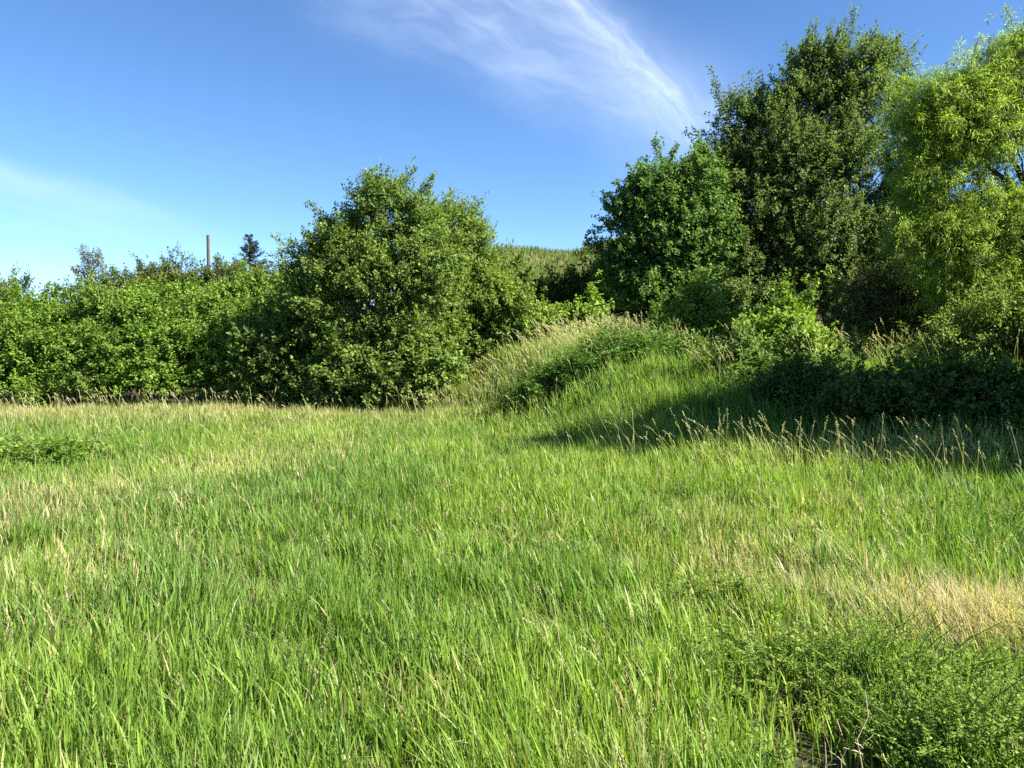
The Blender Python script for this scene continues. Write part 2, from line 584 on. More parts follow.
plant('maple_tree', 'dense green maple with layered leaf clumps left of the tallest tree', 'tree', (662, 22),
      [(656, 180, 24, 26), (630, 210, 26, 20), (698, 182, 22, 32), (617, 246, 20, 16), (655, 230, 44, 40), (702, 225, 30, 46),
       (640, 275, 40, 30), (684, 280, 34, 36), (668, 200, 30, 34), (622, 272, 24, 16)],
      P_MAPLE, 4200, 26, (.088, .066), .5, .45, trunk=(.16, .15), seed=5, wild=.42, group=TREES, nlimb=160, clump=18, pad=.30,
      sprays=.26, reach=.62)
plant('tall_tree', 'tallest dark tree with dull grey-green leaves and spiky upright top shoots', 'tree', (818, 23),
      [(856, 72, 38, 40), (806, 86, 38, 40), (756, 112, 38, 30), (730, 114, 22, 12), (894, 74, 16, 34), (728, 150, 28, 28), (792, 165, 76, 58),
       (850, 135, 36, 60), (752, 200, 54, 52), (812, 232, 76, 54), (890, 235, 44, 52), (742, 258, 46, 48), (835, 282, 66, 40),
       (775, 285, 44, 40), (890, 290, 36, 36), (905, 120, 18, 40), (820, 60, 26, 26), (905, 185, 30, 50)],
      P_DARK, 10500, 26, (.084, .052), .6, .85, trunk=(.22, .2), seed=6, wild=.36, group=TREES, nlimb=320, inner=.5, clump=12,
      pad=.27, sprays=.2)
plant('willow_tree', 'pale yellow-green willow with fine drooping leaves at the right edge', 'tree', (1035, 16.2),
      [(945, 98, 46, 34), (980, 122, 40, 40), (1030, 42, 34, 26), (925, 165, 36, 30), (985, 215, 64, 42), (1075, 90, 40, 60),
       (1050, 235, 55, 44), (940, 235, 40, 34), (1110, 150, 60, 70), (1120, 240, 60, 60), (1085, 20, 40, 36), (1130, 70, 50, 50),
       (1010, 280, 56, 30), (955, 275, 40, 30), (920, 215, 30, 30), (915, 125, 26, 24), (960, 140, 44, 30), (978, 82, 38, 28), (1008, 64, 32, 34), (1000, 120, 30, 24)],
      P_WILLOW, 12500, 32, (.098, .017), .6, .25, droop=.5, templ=LANCE, trunk=(.15, .2), seed=7, wild=.36, group=TREES,
      nlimb=240, spread=.12, inner=.42, mat=M_WILLOWLEAF)
plant('shade_tree', 'nearer tree beyond the right edge whose shadow lies across the bank', 'tree', (1510, 8.3),
      [(1510, -60, 190, 170, .8), (1430, 130, 150, 150), (1610, 100, 170, 160, .6), (1510, -250, 150, 120, .6), (1490, 240, 190, 110)],
      P_WILLOW, 3400, 24, (.12, .06), .55, .3, trunk=(.18, .2), seed=8, wild=.3, group=TREES, nlimb=80, inner=.5)
plant('shade_tree', 'farther, lower tree beyond the right edge, behind the one nearest the meadow', 'tree', (1330, 10.4),
      [(1330, 70, 150, 130), (1250, 205, 100, 100), (1420, 170, 140, 130), (1320, 290, 150, 80)],
      P_WILLOW, 2800, 24, (.12, .06), .55, .3, trunk=(.18, .2), seed=10, wild=.3, group=TREES, nlimb=80, inner=.5)
plant('hill_shade_tree', 'tree added behind the maple to shade the foot of the hill', 'tree', (700, 31),  # added out of sight to throw shade on the hill foot
      [(690, 230, 50, 50), (660, 275, 36, 36), (735, 260, 44, 50), (700, 185, 36, 36)],
      P_MAPLE, 1500, 24, (.12, .085), .6, .45, trunk=(.17, .15), seed=9, wild=.3, group=TREES, nlimb=60)

HEDGE = 'light green shrubs of the hedge along the meadow'
hedge = [
    (-75, 21.2, 300, 'lush shrub at the far left end of the hedge, cut by the frame'),
    (-8, 21.4, 290, 'light green hedge shrub touching the left edge of the picture'),
    (48, 21.2, 292, 'light green hedge shrub below the small grey-green tree'),
    (100, 21.5, 284, 'light green hedge shrub with even top, second right of the grey-green tree'),
    (150, 21.2, 278, 'light green hedge shrub midway along the hedge, before the browner bushes'),
    (202, 21.4, 282, 'light green hedge shrub in front of the bare wooden post'),
    (248, 21.6, 276, 'light green hedge shrub below the little spruce, half in shade'),
    (292, 21.8, 280, 'light green hedge shrub half hidden behind the left side of the broad tree'),
]
hr = np.random.default_rng(77)
for i, (px, Y, top, txt) in enumerate(hedge):
    j = lambda a: float(hr.uniform(-a, a))
    lb = [(px + j(8), 378 + j(5), 34 + j(5), 26 + j(4), -.75), (px - 16 + j(8), 352 + j(8), 30 + j(5), 30 + j(5), -.45),
          (px + 18 + j(8), 345 + j(8), 30 + j(5), 32 + j(5), -.3), (px + j(10), 322 + j(6), 36 + j(5), 30, .3),
          (px - 14 + j(9), top + 18 + j(5), 20 + j(5), 16 + j(4), .9), (px + 16 + j(9), top + 15 + j(6), 20 + j(5), 17 + j(4), 1.0),
          (px + j(6), 345, 42, 48, .9)]
    hk, hm = float(hr.uniform(.82, 1.12)), float(hr.uniform(0, .55))
    hp_ = tuple(tuple((a_ * (1 - hm) + b_ * hm) * hk for a_, b_ in zip(c1, c2)) for c1, c2 in zip(P_HEDGE, P_MID))
    plant('hedge_shrub', txt, 'shrub', (px, Y), lb, hp_, 1600, 27, (.080, .058), .45, .5, sprays=.06, reach=.5, trunk=(.05, .1), seed=20 + i,
          stems=4, group=HEDGE, squash=.9, foliage_name='foliage', wood_name='stem', nlimb=30, wild=.26, spread=.13)
BACK = 'duller bushes behind the hedge'
back = [
    (132, 25, [(138, 280, 28, 14), (122, 298, 40, 22), (150, 273, 14, 8)], 'olive brown bush behind the hedge, left of the wooden post'),
    (180, 25.5, [(180, 276, 34, 14), (185, 295, 46, 24), (188, 267, 12, 7)], 'olive bush behind the hedge at the foot of the wooden post'),
    (228, 25, [(224, 278, 32, 14), (230, 296, 42, 24), (214, 270, 12, 7)], 'olive bush behind the hedge between wooden post and little spruce'),
    (275, 25, [(275, 283, 34, 16), (280, 302, 44, 30), (286, 270, 10, 7)], 'olive bush behind the hedge, right of the little spruce'),
]
for i, (px, Y, lb, txt) in enumerate(back):
    plant('olive_bush', txt, 'bush', (px, Y), lb, P_HEDGE2, 800, 24, (.08, .05), .45, .7, sprays=.07, reach=.45, trunk=(.05, .1), seed=40 + i,
          stems=3, group=BACK, foliage_name='foliage', wood_name='stem', nlimb=50, wild=.32)
plant('small_tree', 'small grey-green loose tree rising just behind the left part of the hedge', 'tree', (88, 30),
      [(88, 272, 17, 15), (82, 264, 8, 8), (96, 266, 8, 10), (90, 300, 26, 24)],
      P_GREY, 300, 20, (.09, .05), .55, .8, sprays=.05, reach=.5, trunk=(.06, .1), seed=50, wild=.4, nlimb=60)
plant('hedgerow_bush', 'dark tipped bush poking up behind the hedge at the left edge', 'bush', (10, 28),
      [(8, 282, 12, 10), (14, 302, 34, 22)],
      P_HEDGE2, 240, 20, (.10, .055), .55, .8, trunk=(.06, .1), seed=51, wild=.3, stems=2, foliage_name='foliage',
      wood_name='stem', nlimb=30)

EDGE = 'shrubs at the foot of the broad round tree'
for i, (px, Y, lb, txt, pal) in enumerate([
    (275, 20.0, [(275, 355, 38, 42), (252, 378, 32, 26), (305, 372, 34, 34), (290, 330, 26, 26)], 'shrub with shade put into its leaf colour at the left foot of the broad tree', P_SHADE),
    (350, 19.2, [(350, 375, 38, 30), (322, 385, 28, 22)], 'low shrub under the middle of the broad tree, leaf colour darkened for shade', P_SHADE),
    (412, 18.8, [(412, 372, 32, 28), (392, 388, 22, 16), (436, 358, 18, 22)], 'sunlit shrub at the right foot of the broad tree, where the mound begins', P_MID),
]):
    plant('undergrowth_shrub', txt, 'shrub', (px, Y), lb, pal, 900, 24, (.10, .07), .45, .45, trunk=(.05, .1), seed=60 + i,
          stems=3, group=EDGE, foliage_name='foliage', wood_name='stem', nlimb=40)
GAP = 'shrubs in the gap between the trees'
for i, (px, Y, lb, txt, pal, n) in enumerate([
    (505, 21.2, [(505, 312, 22, 36), (490, 338, 32, 30), (520, 300, 14, 20), (522, 335, 22, 22)], 'tall leafy shrub joined to the right side of the feathery tree', P_MIDBACK, 1100),
    (516, 25, [(518, 272, 16, 12), (510, 288, 22, 16)], 'spiky shrub peeping over the leafy shrub towards the hill', P_MIDBACK, 300),
    (562, 20.6, [(562, 322, 24, 11), (586, 310, 9, 13), (545, 328, 20, 11)], 'low bright shrub behind the left shoulder of the mound', P_BRIGHT, 380),
    (560, 25.6, [(545, 298, 24, 20), (585, 294, 32, 22), (565, 290, 24, 16)], 'thicket at the foot of the hill, leaf colour darkened for deep shade', P_SHADE, 900),
    (625, 25, [(612, 290, 34, 28), (650, 300, 30, 26)], 'thicket behind the maple trunk, leaf colour darkened for shade', P_SHADE, 700),
]):
    plant('gap_shrub', txt, 'shrub', (px, Y), lb, pal, n, 22, (.095, .065), .45, .6, trunk=(.045, .1), seed=70 + i,
          stems=3, group=GAP, foliage_name='foliage', wood_name='stem', nlimb=30)
RIGHT = 'shrubs on the bank below the right hand trees'
for i, (px, Y, lb, txt, pal, n, lf) in enumerate([
    (698, 18.0, [(698, 300, 17, 22), (713, 322, 20, 18), (685, 322, 18, 14)], 'bright young maple shrub standing up behind the mound crest', P_BRIGHT, 300, (.085, .065)),
    (778, 15.3, [(780, 322, 26, 18), (768, 340, 24, 18), (800, 338, 16, 18)], 'bright rounded shrub below the tallest tree, right of the mound', P_BRIGHT, 480, (.08, .058)),
    (872, 18.5, [(872, 300, 34, 34), (900, 285, 30, 26), (850, 325, 24, 22), (905, 320, 34, 30), (935, 300, 30, 40)], 'thin dry looking brownish shrub under the willow', P_DRY, 1500, (.075, .03)),
    (985, 14.3, [(990, 316, 32, 26), (952, 345, 28, 30), (1020, 330, 36, 46), (995, 370, 54, 32), (942, 378, 24, 22)], 'broad leafy shrub below the willow at the right edge', P_MID, 1500, (.08, .032)),
    (1085, 13.8, [(1085, 320, 55, 60), (1075, 375, 60, 40)], 'broad leafy shrub just past the right edge beside the willow shrub', P_MID, 1200, (.08, .032)),
    (762, 22, [(750, 300, 30, 26), (775, 308, 28, 24), (720, 300, 26, 24)], 'dark undergrowth at the foot of the tallest tree', P_DARK, 700, (.08, .055)),
    (850, 24.5, [(850, 300, 44, 44), (900, 290, 44, 56), (800, 300, 40, 40)], 'dark thicket right of the tallest trunk', P_DARK, 1800, (.08, .055)),
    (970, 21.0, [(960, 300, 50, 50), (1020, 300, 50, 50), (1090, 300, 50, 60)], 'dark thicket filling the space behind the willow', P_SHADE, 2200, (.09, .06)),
]):
    plant('bank_shrub', txt, 'shrub', (px, Y), lb, pal, n, 22, lf, .42, .55, trunk=(.04, .1), seed=80 + i,
          stems=3, group=RIGHT, foliage_name='foliage', wood_name='stem', nlimb=60)
for i, (px, Y, lb, txt) in enumerate([
    (536, 45, [(536, 258, 12, 7)], 'small round scrub bush on the hill top, left of the gap'),
    (562, 43, [(562, 268, 15, 7)], 'low spreading scrub bush on the hill slope in the middle of the gap'),
    (596, 44, [(594, 256, 14, 10)], 'scrub bush on the hill top beside the maple'),
    (582, 41, [(580, 276, 12, 7)], 'small scrub bush on the hill slope below the others'),
]):
    plant('hill_scrub', txt, 'bush', (px, Y), lb, P_DRY, 130, 22, (.13, .08), .45, .5, trunk=(.03, .1), seed=110 + i, stems=2,
          group='scrub bushes on the hill', foliage_name='foliage', wood_name='stem', nlimb=8, sprays=.03)
for i, (px, Y, lb, txt) in enumerate([  # added bushes: dark leaf colour deepens the bank's shade and roughens it
    (800, 12.6, [(800, 385, 40, 20), (780, 395, 24, 14)], 'bramble bush added to darken the upper left of the shaded bank'),
    (872, 11.4, [(872, 398, 46, 22), (900, 388, 26, 16)], 'bramble bush added to darken the middle of the shaded bank'),
    (955, 11.6, [(950, 388, 44, 26), (975, 400, 30, 20)], 'bramble bush added to darken the bank below the broad willow shrub'),
    (1035, 10.8, [(1035, 395, 55, 28)], 'bramble bush added to darken the right end of the shaded bank, cut by the frame'),
    (735, 14.2, [(735, 368, 26, 12)], 'small bramble bush added where sun and shade meet on the bank'),
]):
    plant('shade_bramble', txt, 'bramble', (px, Y), lb, P_SHADE, 420, 22, (.075, .052), .38, .5, trunk=(.015, .1), seed=130 + i,
          stems=3, group='bramble bushes added to darken the shaded bank', foliage_name='foliage', wood_name='stem', nlimb=30, pad=.16, sprays=.2)
plant('sapling', 'tiny upright sapling alone on the crest of the mound', 'sapling', (661, 17.6),
      [(661, 318, 5, 13), (659, 330, 7, 9)], P_BRIGHT, 34, 18, (.075, .055), .3, .8, trunk=(.012, .1), seed=95,
      foliage_name='foliage', wood_name='stem', nlimb=6)


# ------------------------------------------------------------------ spruce and post
def spruce():
    r = np.random.default_rng(5)
    px, Y = 250, 31.0
    x0 = at(px, 300, Y)[0]; z0 = float(terrain(x0, Y))
    zt = at(px, 232, Y)[2]
    H = zt - z0
    root = thing('spruce_tree', 'little dark spruce with a pointed top rising behind the hedge', 'conifer', (x0, Y, z0))
    v, f = tube([(0, 0, 0), (0.02, 0, H * .5), (0, 0.02, H * .97)], [.10, .06, .012], 7)
    parts = [(v, f)]
    pos, ax, nor = [], [], []
    z = H * .25
    while z < H - .05:
        k = (H - z) / H
        for q in range(7 if k > .1 else 4):
            a = r.uniform(0, 6.283)
            L = (.05 + 3.1 * k ** 1.05) * r.uniform(.6, 1.12)
            d = np.array([math.cos(a), math.sin(a), .12 if k < .2 else -.05])
            tt = np.linspace(0, 1, 5)[:, None]
            pts = np.array([0, 0, z]) + d * L * tt + np.array([0, 0, 1.0]) * (.16 * L * tt ** 2 - .14 * L * np.sin(tt * 3.1))
            parts.append(tube(pts, np.linspace(.02, .005, 5), 3))
            m = int(90 * L) + 22
            t_ = r.random(m) ** .7
            p = np.stack([np.interp(t_, tt[:, 0], pts[:, c]) for c in range(3)], -1)
            p += r.normal(0, .03, p.shape)
            sidev = np.cross(d, [0, 0, 1.])
            aa = d * .6 + sidev * r.choice([-1, 1], m)[:, None] * .7 + r.normal(0, .25, (m, 3))
            pos.append(p); ax.append(aa); nor.append(np.array([0, 0, 1.]) + r.normal(0, .5, (m, 3)))
        z += .115 + .13 * k
    v, f = join(parts)
    mesh_obj('trunk', v, f, M_BARK, root, None, True)
    pos, ax, nor = map(np.concatenate, (pos, ax, nor))
    n = len(pos)
    v, f = leaves(pos, ax, nor, r.uniform(.06, .14, n), r.uniform(.022, .04, n), LANCE)
    col = np.array([.042, .062, .034]) * r.uniform(.6, 1.5, (n, 1))
    mesh_obj('crown', v, f, M_NEEDLE, root, col)


spruce()


def post():
    px, Y = 208, 29.0
    p = at(px, 235.5, Y)
    z0 = float(terrain(p[0], Y))
    H = p[2] - z0
    root = thing('wooden_post', 'bare brown wooden utility post rising behind the hedge', 'post', (p[0], Y, z0 - .3))
    zz = np.linspace(0, H + .3, 9)
    P = np.stack([.004 * np.sin(zz * 3), zz * 0, zz], -1)
    v, f = tube(P, np.linspace(.075, .055, 9), 12)
    n = len(v)
    mesh_obj('shaft', v, f, M_POLE, root, None, True)
    # slightly domed cut end
    cp = [(0, 0, H + .298), (0, 0, H + .318), (0, 0, H + .332)]
    v, f = tube(cp, [.057, .045, .003], 12)
    mesh_obj('cap', v, f, M_POLE, root, None, True)


post()

# ------------------------------------------------------------------ grass
GREEN = np.array([.122, .212, .033])
YGREEN = np.array([.185, .278, .045])
BLUEG = np.array([.106, .194, .036])
STRAW = np.array([.50, .42, .25])
PALE = np.array([.300, .300, .100])


def to_px(x, y, z):
    dy, dz = y, z - CAM_Z
    zc = dy * math.cos(PITCH) - dz * math.sin(PITCH)
    yc = dy * math.sin(PITCH) + dz * math.cos(PITCH)
    return IMW / 2 + FPX * x / zc, IMH / 2 - FPX * yc / zc


def gauss(x, y, cx, cy, sx, sy):
    return np.exp(-((x - cx) / sx) ** 2 - ((y - cy) / sy) ** 2)


def dryness(x, y):
    """how much dead straw stands among the green at a place on the meadow"""
    d = .022 + .07 * smooth(fbm(x * .6 + 3, y * .35), .55, .8)
    d = d + .62 * smooth(y, 13, 19) * smooth(-x, -1, 6) * (.35 + fbm(x * .35 + 11, y * .35))
    d = d + .55 * gauss(x, y, -4.9, 7.4, 1.3, 1.2) + .30 * gauss(x, y, -3.2, 5.2, .8, .8) + .35 * gauss(x, y, -3.4, 10.5, 1.2, 2)
    d = d + 1.7 * gauss(x, y, 2.72, 4.3, .42, .6) + .42 * gauss(x, y, 1.8, 4.8, .5, .8) + .35 * gauss(x, y, .4, 2.5, .25, .3)
    d = d + .35 * gauss(x, y, 1.6, 6.0, .7, 1.2) + .5 * gauss(x, y, 5.5, 9.8, 2.5, .7) + .25 * gauss(x, y, 3.4, 7.4, 1.2, .6)
    d = d + .12 * smooth(terrain(x, y), .9, 1.7) * (y < 26) + .2 * smooth(y, 32, 40)
    return np.clip(d, 0, .95)


def height(x, y):
    h = .24 + .10 * (fbm(x * .8, y * .8 + 20) - .5) + .30 * (fbm(x * 2.6 + 9, y * 2.6) - .5)
    dfoot = y - np.interp(x, FOOT_X, FOOT_Y)
    h = h + .20 * smooth(dfoot, -1.2, .6) * smooth(x, -3, 0)
    h = h + .06 * smooth(y, 8, 20)
    h = h + .14 * gauss(x, y, 6, 9.5, 4, 1.5)
    return np.clip(h, .14, .95)


def density_mask(x, y):
    m = np.ones_like(x)
    m *= 1 - .985 * np.exp(-(((x - 1.22) / .30) ** 2 + ((y - 2.65) / .72) ** 2) ** 2)
    m *= 1 - .5 * gauss(x, y, 1.6, 16.0, 2.0, .7)                       # nettles on the mound
    m *= 1 - .22 * gauss(x, y, 1.7, 3.4, .7, .4)                         # leafy herbs grow there
    m *= 1 - .3 * gauss(x, y, -6.2, 10.3, 1.1, .6)                       # bramble
    m *= .55 + .45 * smooth(fbm(x * 1.7 + 50, y * 1.7), .3, .5)
    return m


def scatter(y0, y1, per_m2, xpad=.9, side=.73, tufts=.6, tuft_r=.05, tuft_n=14):
    """blade roots over the part of the meadow a viewer sees from here and from a few steps aside"""
    xm = side * y1 + xpad
    area = 2 * xm * (y1 - y0)
    n = int(area * per_m2)
    nt = int(n * tufts / tuft_n)
    tx = rng.uniform(-xm, xm, nt); ty = rng.uniform(y0, y1, nt)
    x = np.concatenate([rng.uniform(-xm, xm, n - nt * tuft_n), (tx[:, None] + rng.normal(0, tuft_r, (nt, tuft_n))).ravel()])
    y = np.concatenate([rng.uniform(y0, y1, n - nt * tuft_n), (ty[:, None] + rng.normal(0, tuft_r, (nt, tuft_n))).ravel()])
    keep = (np.abs(x) < side * y + xpad) & (rng.random(len(x)) < density_mask(x, y))
    return x[keep], y[keep]


def blades(x, y, h, w, segs, col, lean=(-.05, .0), curve=(.05, .66), stiff=None):
    n = len(x)
    z = terrain(x, y) - .02
    ps = rng.uniform(0, 6.283, n)
    cu = rng.uniform(curve[0], curve[1], n) ** 1.3
    ldir = np.stack([np.cos(ps), np.sin(ps), 0 * ps], -1)
    wa = ps + math.pi / 2 + rng.normal(0, .5, n)
    wd = np.stack([np.cos(wa), np.sin(wa), 0 * wa], -1)
    wind = np.stack([fbm(x * 1.1 + 70, y * 1.1, None, 2) - .5, fbm(x * 1.1, y * 1.1 + 70, None, 2) - .5, 0 * x], -1) * .42
    l0 = np.array([lean[0], lean[1], 0]) + wind + rng.normal(0, .10, (n, 3)) * np.array([1, 1, 0])
    root = np.stack([x, y, z], -1)
    V_ = np.empty((n, segs + 1, 2, 3), np.float32)
    for k in range(segs + 1):
        t_ = k / segs
        hh = h * (t_ - .30 * cu * t_ ** 2.5)
        c = root + np.array([0, 0, 1.0]) * hh[:, None] + ldir * (h * cu * .8 * t_ ** 2.2)[:, None] + l0 * (h * t_)[:, None]
        ww = w * (1.0 - .15 * t_ if t_ < .5 else (1 - t_) * 1.75 + .05) * .5
        V_[:, k, 0] = c - wd * ww[:, None]
        V_[:, k, 1] = c + wd * ww[:, None]
    b = (np.arange(n) * (segs + 1) * 2)[:, None]
    F_ = np.stack([np.concatenate([b + 2 * k, b + 2 * k + 1, b + 2 * k + 3, b + 2 * k + 2], 1) for k in range(segs)], 1)
    return V_.reshape(-1, 3), F_.reshape(-1, 4), np.repeat(col, segs, axis=0)


def grass_colour(x, y, dry_bias=0.0):
    n = len(x)
    a = smooth(fbm(x * .45 + 31, y * .30 + 4), .35, .65)[:, None]
    b = smooth(fbm(x * .9 - 12, y * .6 + 8), .42, .68)[:, None]
    c = GREEN * (1 - a) + YGREEN * a
    c = c * (1 - .55 * b) + BLUEG * .55 * b
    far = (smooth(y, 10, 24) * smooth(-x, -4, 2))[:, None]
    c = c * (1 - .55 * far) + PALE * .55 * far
    mound = (smooth(terrain(x, y), .5, 1.4) * .55)[:, None]
    c = c * (1 - mound) + YGREEN * mound
    c = c * np.clip(1 + rng.normal(0, .20, (n, 1)), .5, 1.6) + rng.normal(0, .008, (n, 3))
    dead = rng.random(n) < dryness(x, y) + dry_bias
    s = STRAW * rng.uniform(.5, 1.15, (n, 1)) * (1 + rng.normal(0, .06, (n, 3)))
    c[dead] = s[dead] * .75 + c[dead] * .25
    return np.clip(c, .006, .6)


def build_grass():
    V_, F_, T_ = [], [], []
    o = 0
    for (y0, y1, dens, w, segs, tn) in ((.9, 3.2, 3500, .0084, 5, 12), (3.2, 5.5, 2800, .0092, 4, 12), (5.5, 9, 2000, .0106, 3, 14),
                                        (9, 14, 1150, .0128, 3, 14), (14, 21, 800, .0165, 2, 14), (21, 29, 450, .024, 2, 12)):
        x, y = scatter(y0, y1, dens, tuft_n=tn)
        ft = np.interp(x, [-60, -12, -9, -5, -2.5, 0, 60], [22.5, 21.5, 21.0, 20.0, 20.4, 40, 40])
        k = y < ft + rng.normal(0, .25, len(x))
        x, y = x[k], y[k]
        h = height(x, y) * rng.uniform(.45, 1.2, len(x))
        ww = w * np.exp(rng.normal(0, .36, len(x)))
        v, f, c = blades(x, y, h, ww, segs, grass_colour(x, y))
        V_.append(v); F_.append(f + o); T_.append(c); o += len(v)
    # tall clump of bleached dry grass at the right
    n = 1500
    x = rng.normal(2.62, .27, n); y = rng.normal(4.15, .24, n)
    v, f, c = blades(x, y, rng.uniform(.22, .46, n), rng.uniform(.003, .007, n), 4,
                     np.array([.50, .425, .28]) * rng.uniform(.6, 1.15, (n, 1)), lean=(-.22, 0), curve=(.2, .9))
    V_.append(v); F_.append(f + o); T_.append(c); o += len(v)
    # matted dead blades lying low between the live ones
    for (y0, y1, dens, w) in ((.9, 5.5, 380, .006), (5.5, 14, 160, .012)):
        x, y = scatter(y0, y1, dens, tufts=.8, tuft_r=.09, tuft_n=10)
        v, f, c = blades(x, y, rng.uniform(.10, .26, len(x)), w * rng.uniform(.6, 1.3, len(x)), 3,
                         STRAW * rng.uniform(.35, .9, (len(x), 1)), curve=(.6, 1.3))
        V_.append(v); F_.append(f + o); T_.append(c); o += len(v)
    # thin grass and dead growth on the hill seen through the gap
    n = 26000
    x = rng.uniform(-6, 16, n); y = rng.uniform(33, 52, n)
    v, f, c = blades(x, y, rng.uniform(.12, .40, n), rng.uniform(.02, .05, n), 2,
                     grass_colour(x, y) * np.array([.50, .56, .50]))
    V_.append(v); F_.append(f + o); T_.append(c); o += len(v)
    ob = mesh_obj('meadow_grass', np.concatenate(V_), np.concatenate(F_), M_GRASS, None, np.concatenate(T_))
    tag(ob, 'tall green meadow grass mixed with dry blades over field and mound', 'grass', kind='stuff')
    print('grass faces', len(ob.data.polygons))


build_grass()


def seed_grass():
    """flowering stalks with pale panicles, mostly along the mound crest and the edge of the shaded bank"""
    xs, ys, hs = [], [], []
    def add(n, fx, fy, hmin, hmax):
        xs.append(fx(n)); ys.append(fy(n)); hs.append(rng.uniform(hmin, hmax, n))
    U_ = rng.uniform
    # mound crest and its left shoulder
    add(480, lambda n: rng.normal(2.0, 1.4, n), lambda n: rng.normal(17.2, .8, n), .55, .95)
    add(130, lambda n: U_(-2.2, 1.5, n), lambda n: U_(15.5, 20, n), .5, .8)
    add(260, lambda n: U_(3.5, 9, n), lambda n: U_(12.5, 16, n), .6, .95)
    # the sunlit edge in front of the shaded bank
    x = U_(1.2, 9, 420)
    xs.append(x); ys.append(np.interp(x, FOOT_X, FOOT_Y) - .5 + rng.normal(0, .75, 420) * (.4 + vnoise(x * 1.3, x * 0))); hs.append(U_(.35, .8, 420))
    # along the hedge
    x = U_(-15, -2.2, 260)
    xs.append(x); ys.append(U_(18, 20.4, 260)); hs.append(U_(.4, .65, 260))
    # over the meadow
    add(420, lambda n: U_(-12, 6, n), lambda n: U_(6, 19, n), .34, .52)
    add(40, lambda n: U_(-3.5, 3.5, n), lambda n: U_(3, 7, n), .32, .46)
    add(60, lambda n: rng.normal(2.5, .45, n), lambda n: rng.normal(4.6, .6, n), .45, .65)
    add(16, lambda n: rng.normal(.42, .14, n), lambda n: rng.normal(2.75, .25, n), .42, .56)
    x = np.concatenate(xs); y = np.concatenate(ys); h = np.concatenate(hs)
    k = np.abs(x) < .76 * y + 1.2
    x, y, h = x[k], y[k], h[k]
    n = len(x)
    z = terrain(x, y)
    far = np.interp(y, [2, 6, 12, 25], [.0016, .0024, .0045, .008])
    lx = -rng.uniform(-.15, .6, n); ly = rng.normal(0, .16, n)
    nod = rng.uniform(.1, .5, n)
    S = 6
    V_ = np.empty((n, S + 1, 2, 3)); cen = []
    wa = rng.uniform(0, 6.283, n); wd = np.stack([np.cos(wa), np.sin(wa), 0 * wa], -1)
    for k_ in range(S + 1):
        t_ = k_ / S
        c = np.stack([x + h * (lx * t_ ** 1.6), y + h * (ly * t_ ** 1.6), z + h * (t_ - .12 * nod * t_ ** 3 - .25 * lx * lx * t_ ** 2)], -1)
        cen.append(c)
        V_[:, k_, 0] = c - wd * (far * .5)[:, None]; V_[:, k_, 1] = c + wd * (far * .5)[:, None]
    b = (np.arange(n) * (S + 1) * 2)[:, None]
    F_ = np.stack([np.concatenate([b + 2 * q, b + 2 * q + 1, b + 2 * q + 3, b + 2 * q + 2], 1) for q in range(S)], 1).reshape(-1, 4)
    dryc = rng.random((n, 1))
    colS = np.array([.26, .33, .11]) * (1 - dryc) + np.array([.45, .39, .21]) * dryc
    parts_v = [V_.reshape(-1, 3)]; parts_f = [F_]; parts_c = [np.repeat(colS, S, axis=0)]
    o = len(parts_v[0])
    # spikelets
    m = 30
    tip = cen[-1]; tdir = unit(cen[-1] - cen[-2])
    tdir = unit(tdir + np.array([-.25, 0, -.15]) * nod[:, None])
    hl = h * rng.uniform(.14, .24, n)
    t_ = rng.random((n, m))
    pos = tip[:, None] + tdir[:, None] * (hl[:, None] * (t_ - .35))[:, :, None]
    pos[:, :, 2] -= (nod[:, None] * .35 * hl[:, None] * t_ ** 2)
    offd = unit(rng.normal(size=(n, m, 3)))
    pos += offd * (.10 * hl[:, None] * np.sin(np.clip(t_, .05, 1) * 3.0) * rng.random((n, m)))[:, :, None]
    ax = unit(tdir[:, None] + offd * .5)
    sc = np.interp(y, [2, 8, 14, 25], [.008, .012, .020, .030])[:, None] * rng.uniform(.6, 1.3, (n, m))
    v, f = leaves(pos.reshape(-1, 3), ax.reshape(-1, 3), offd.reshape(-1, 3) + .01, sc.ravel(), (sc * .36).ravel(), LANCE)
    colH = np.array([.42, .42, .24]) * (1 - dryc) + np.array([.60, .53, .36]) * dryc
    colH = np.repeat(colH, m, axis=0) * rng.uniform(.7, 1.2, (n * m, 1))
    parts_v.append(v); parts_f.append(f + o); parts_c.append(colH)
    ob = mesh_obj('seeding_grass', np.concatenate(parts_v), np.concatenate(parts_f), M_GRASS, None, np.clip(np.concatenate(parts_c), 0, .7))
    tag(ob, 'pale nodding seed heads of tall grass on thin straw coloured stalks', 'grass', kind='stuff')


seed_grass()


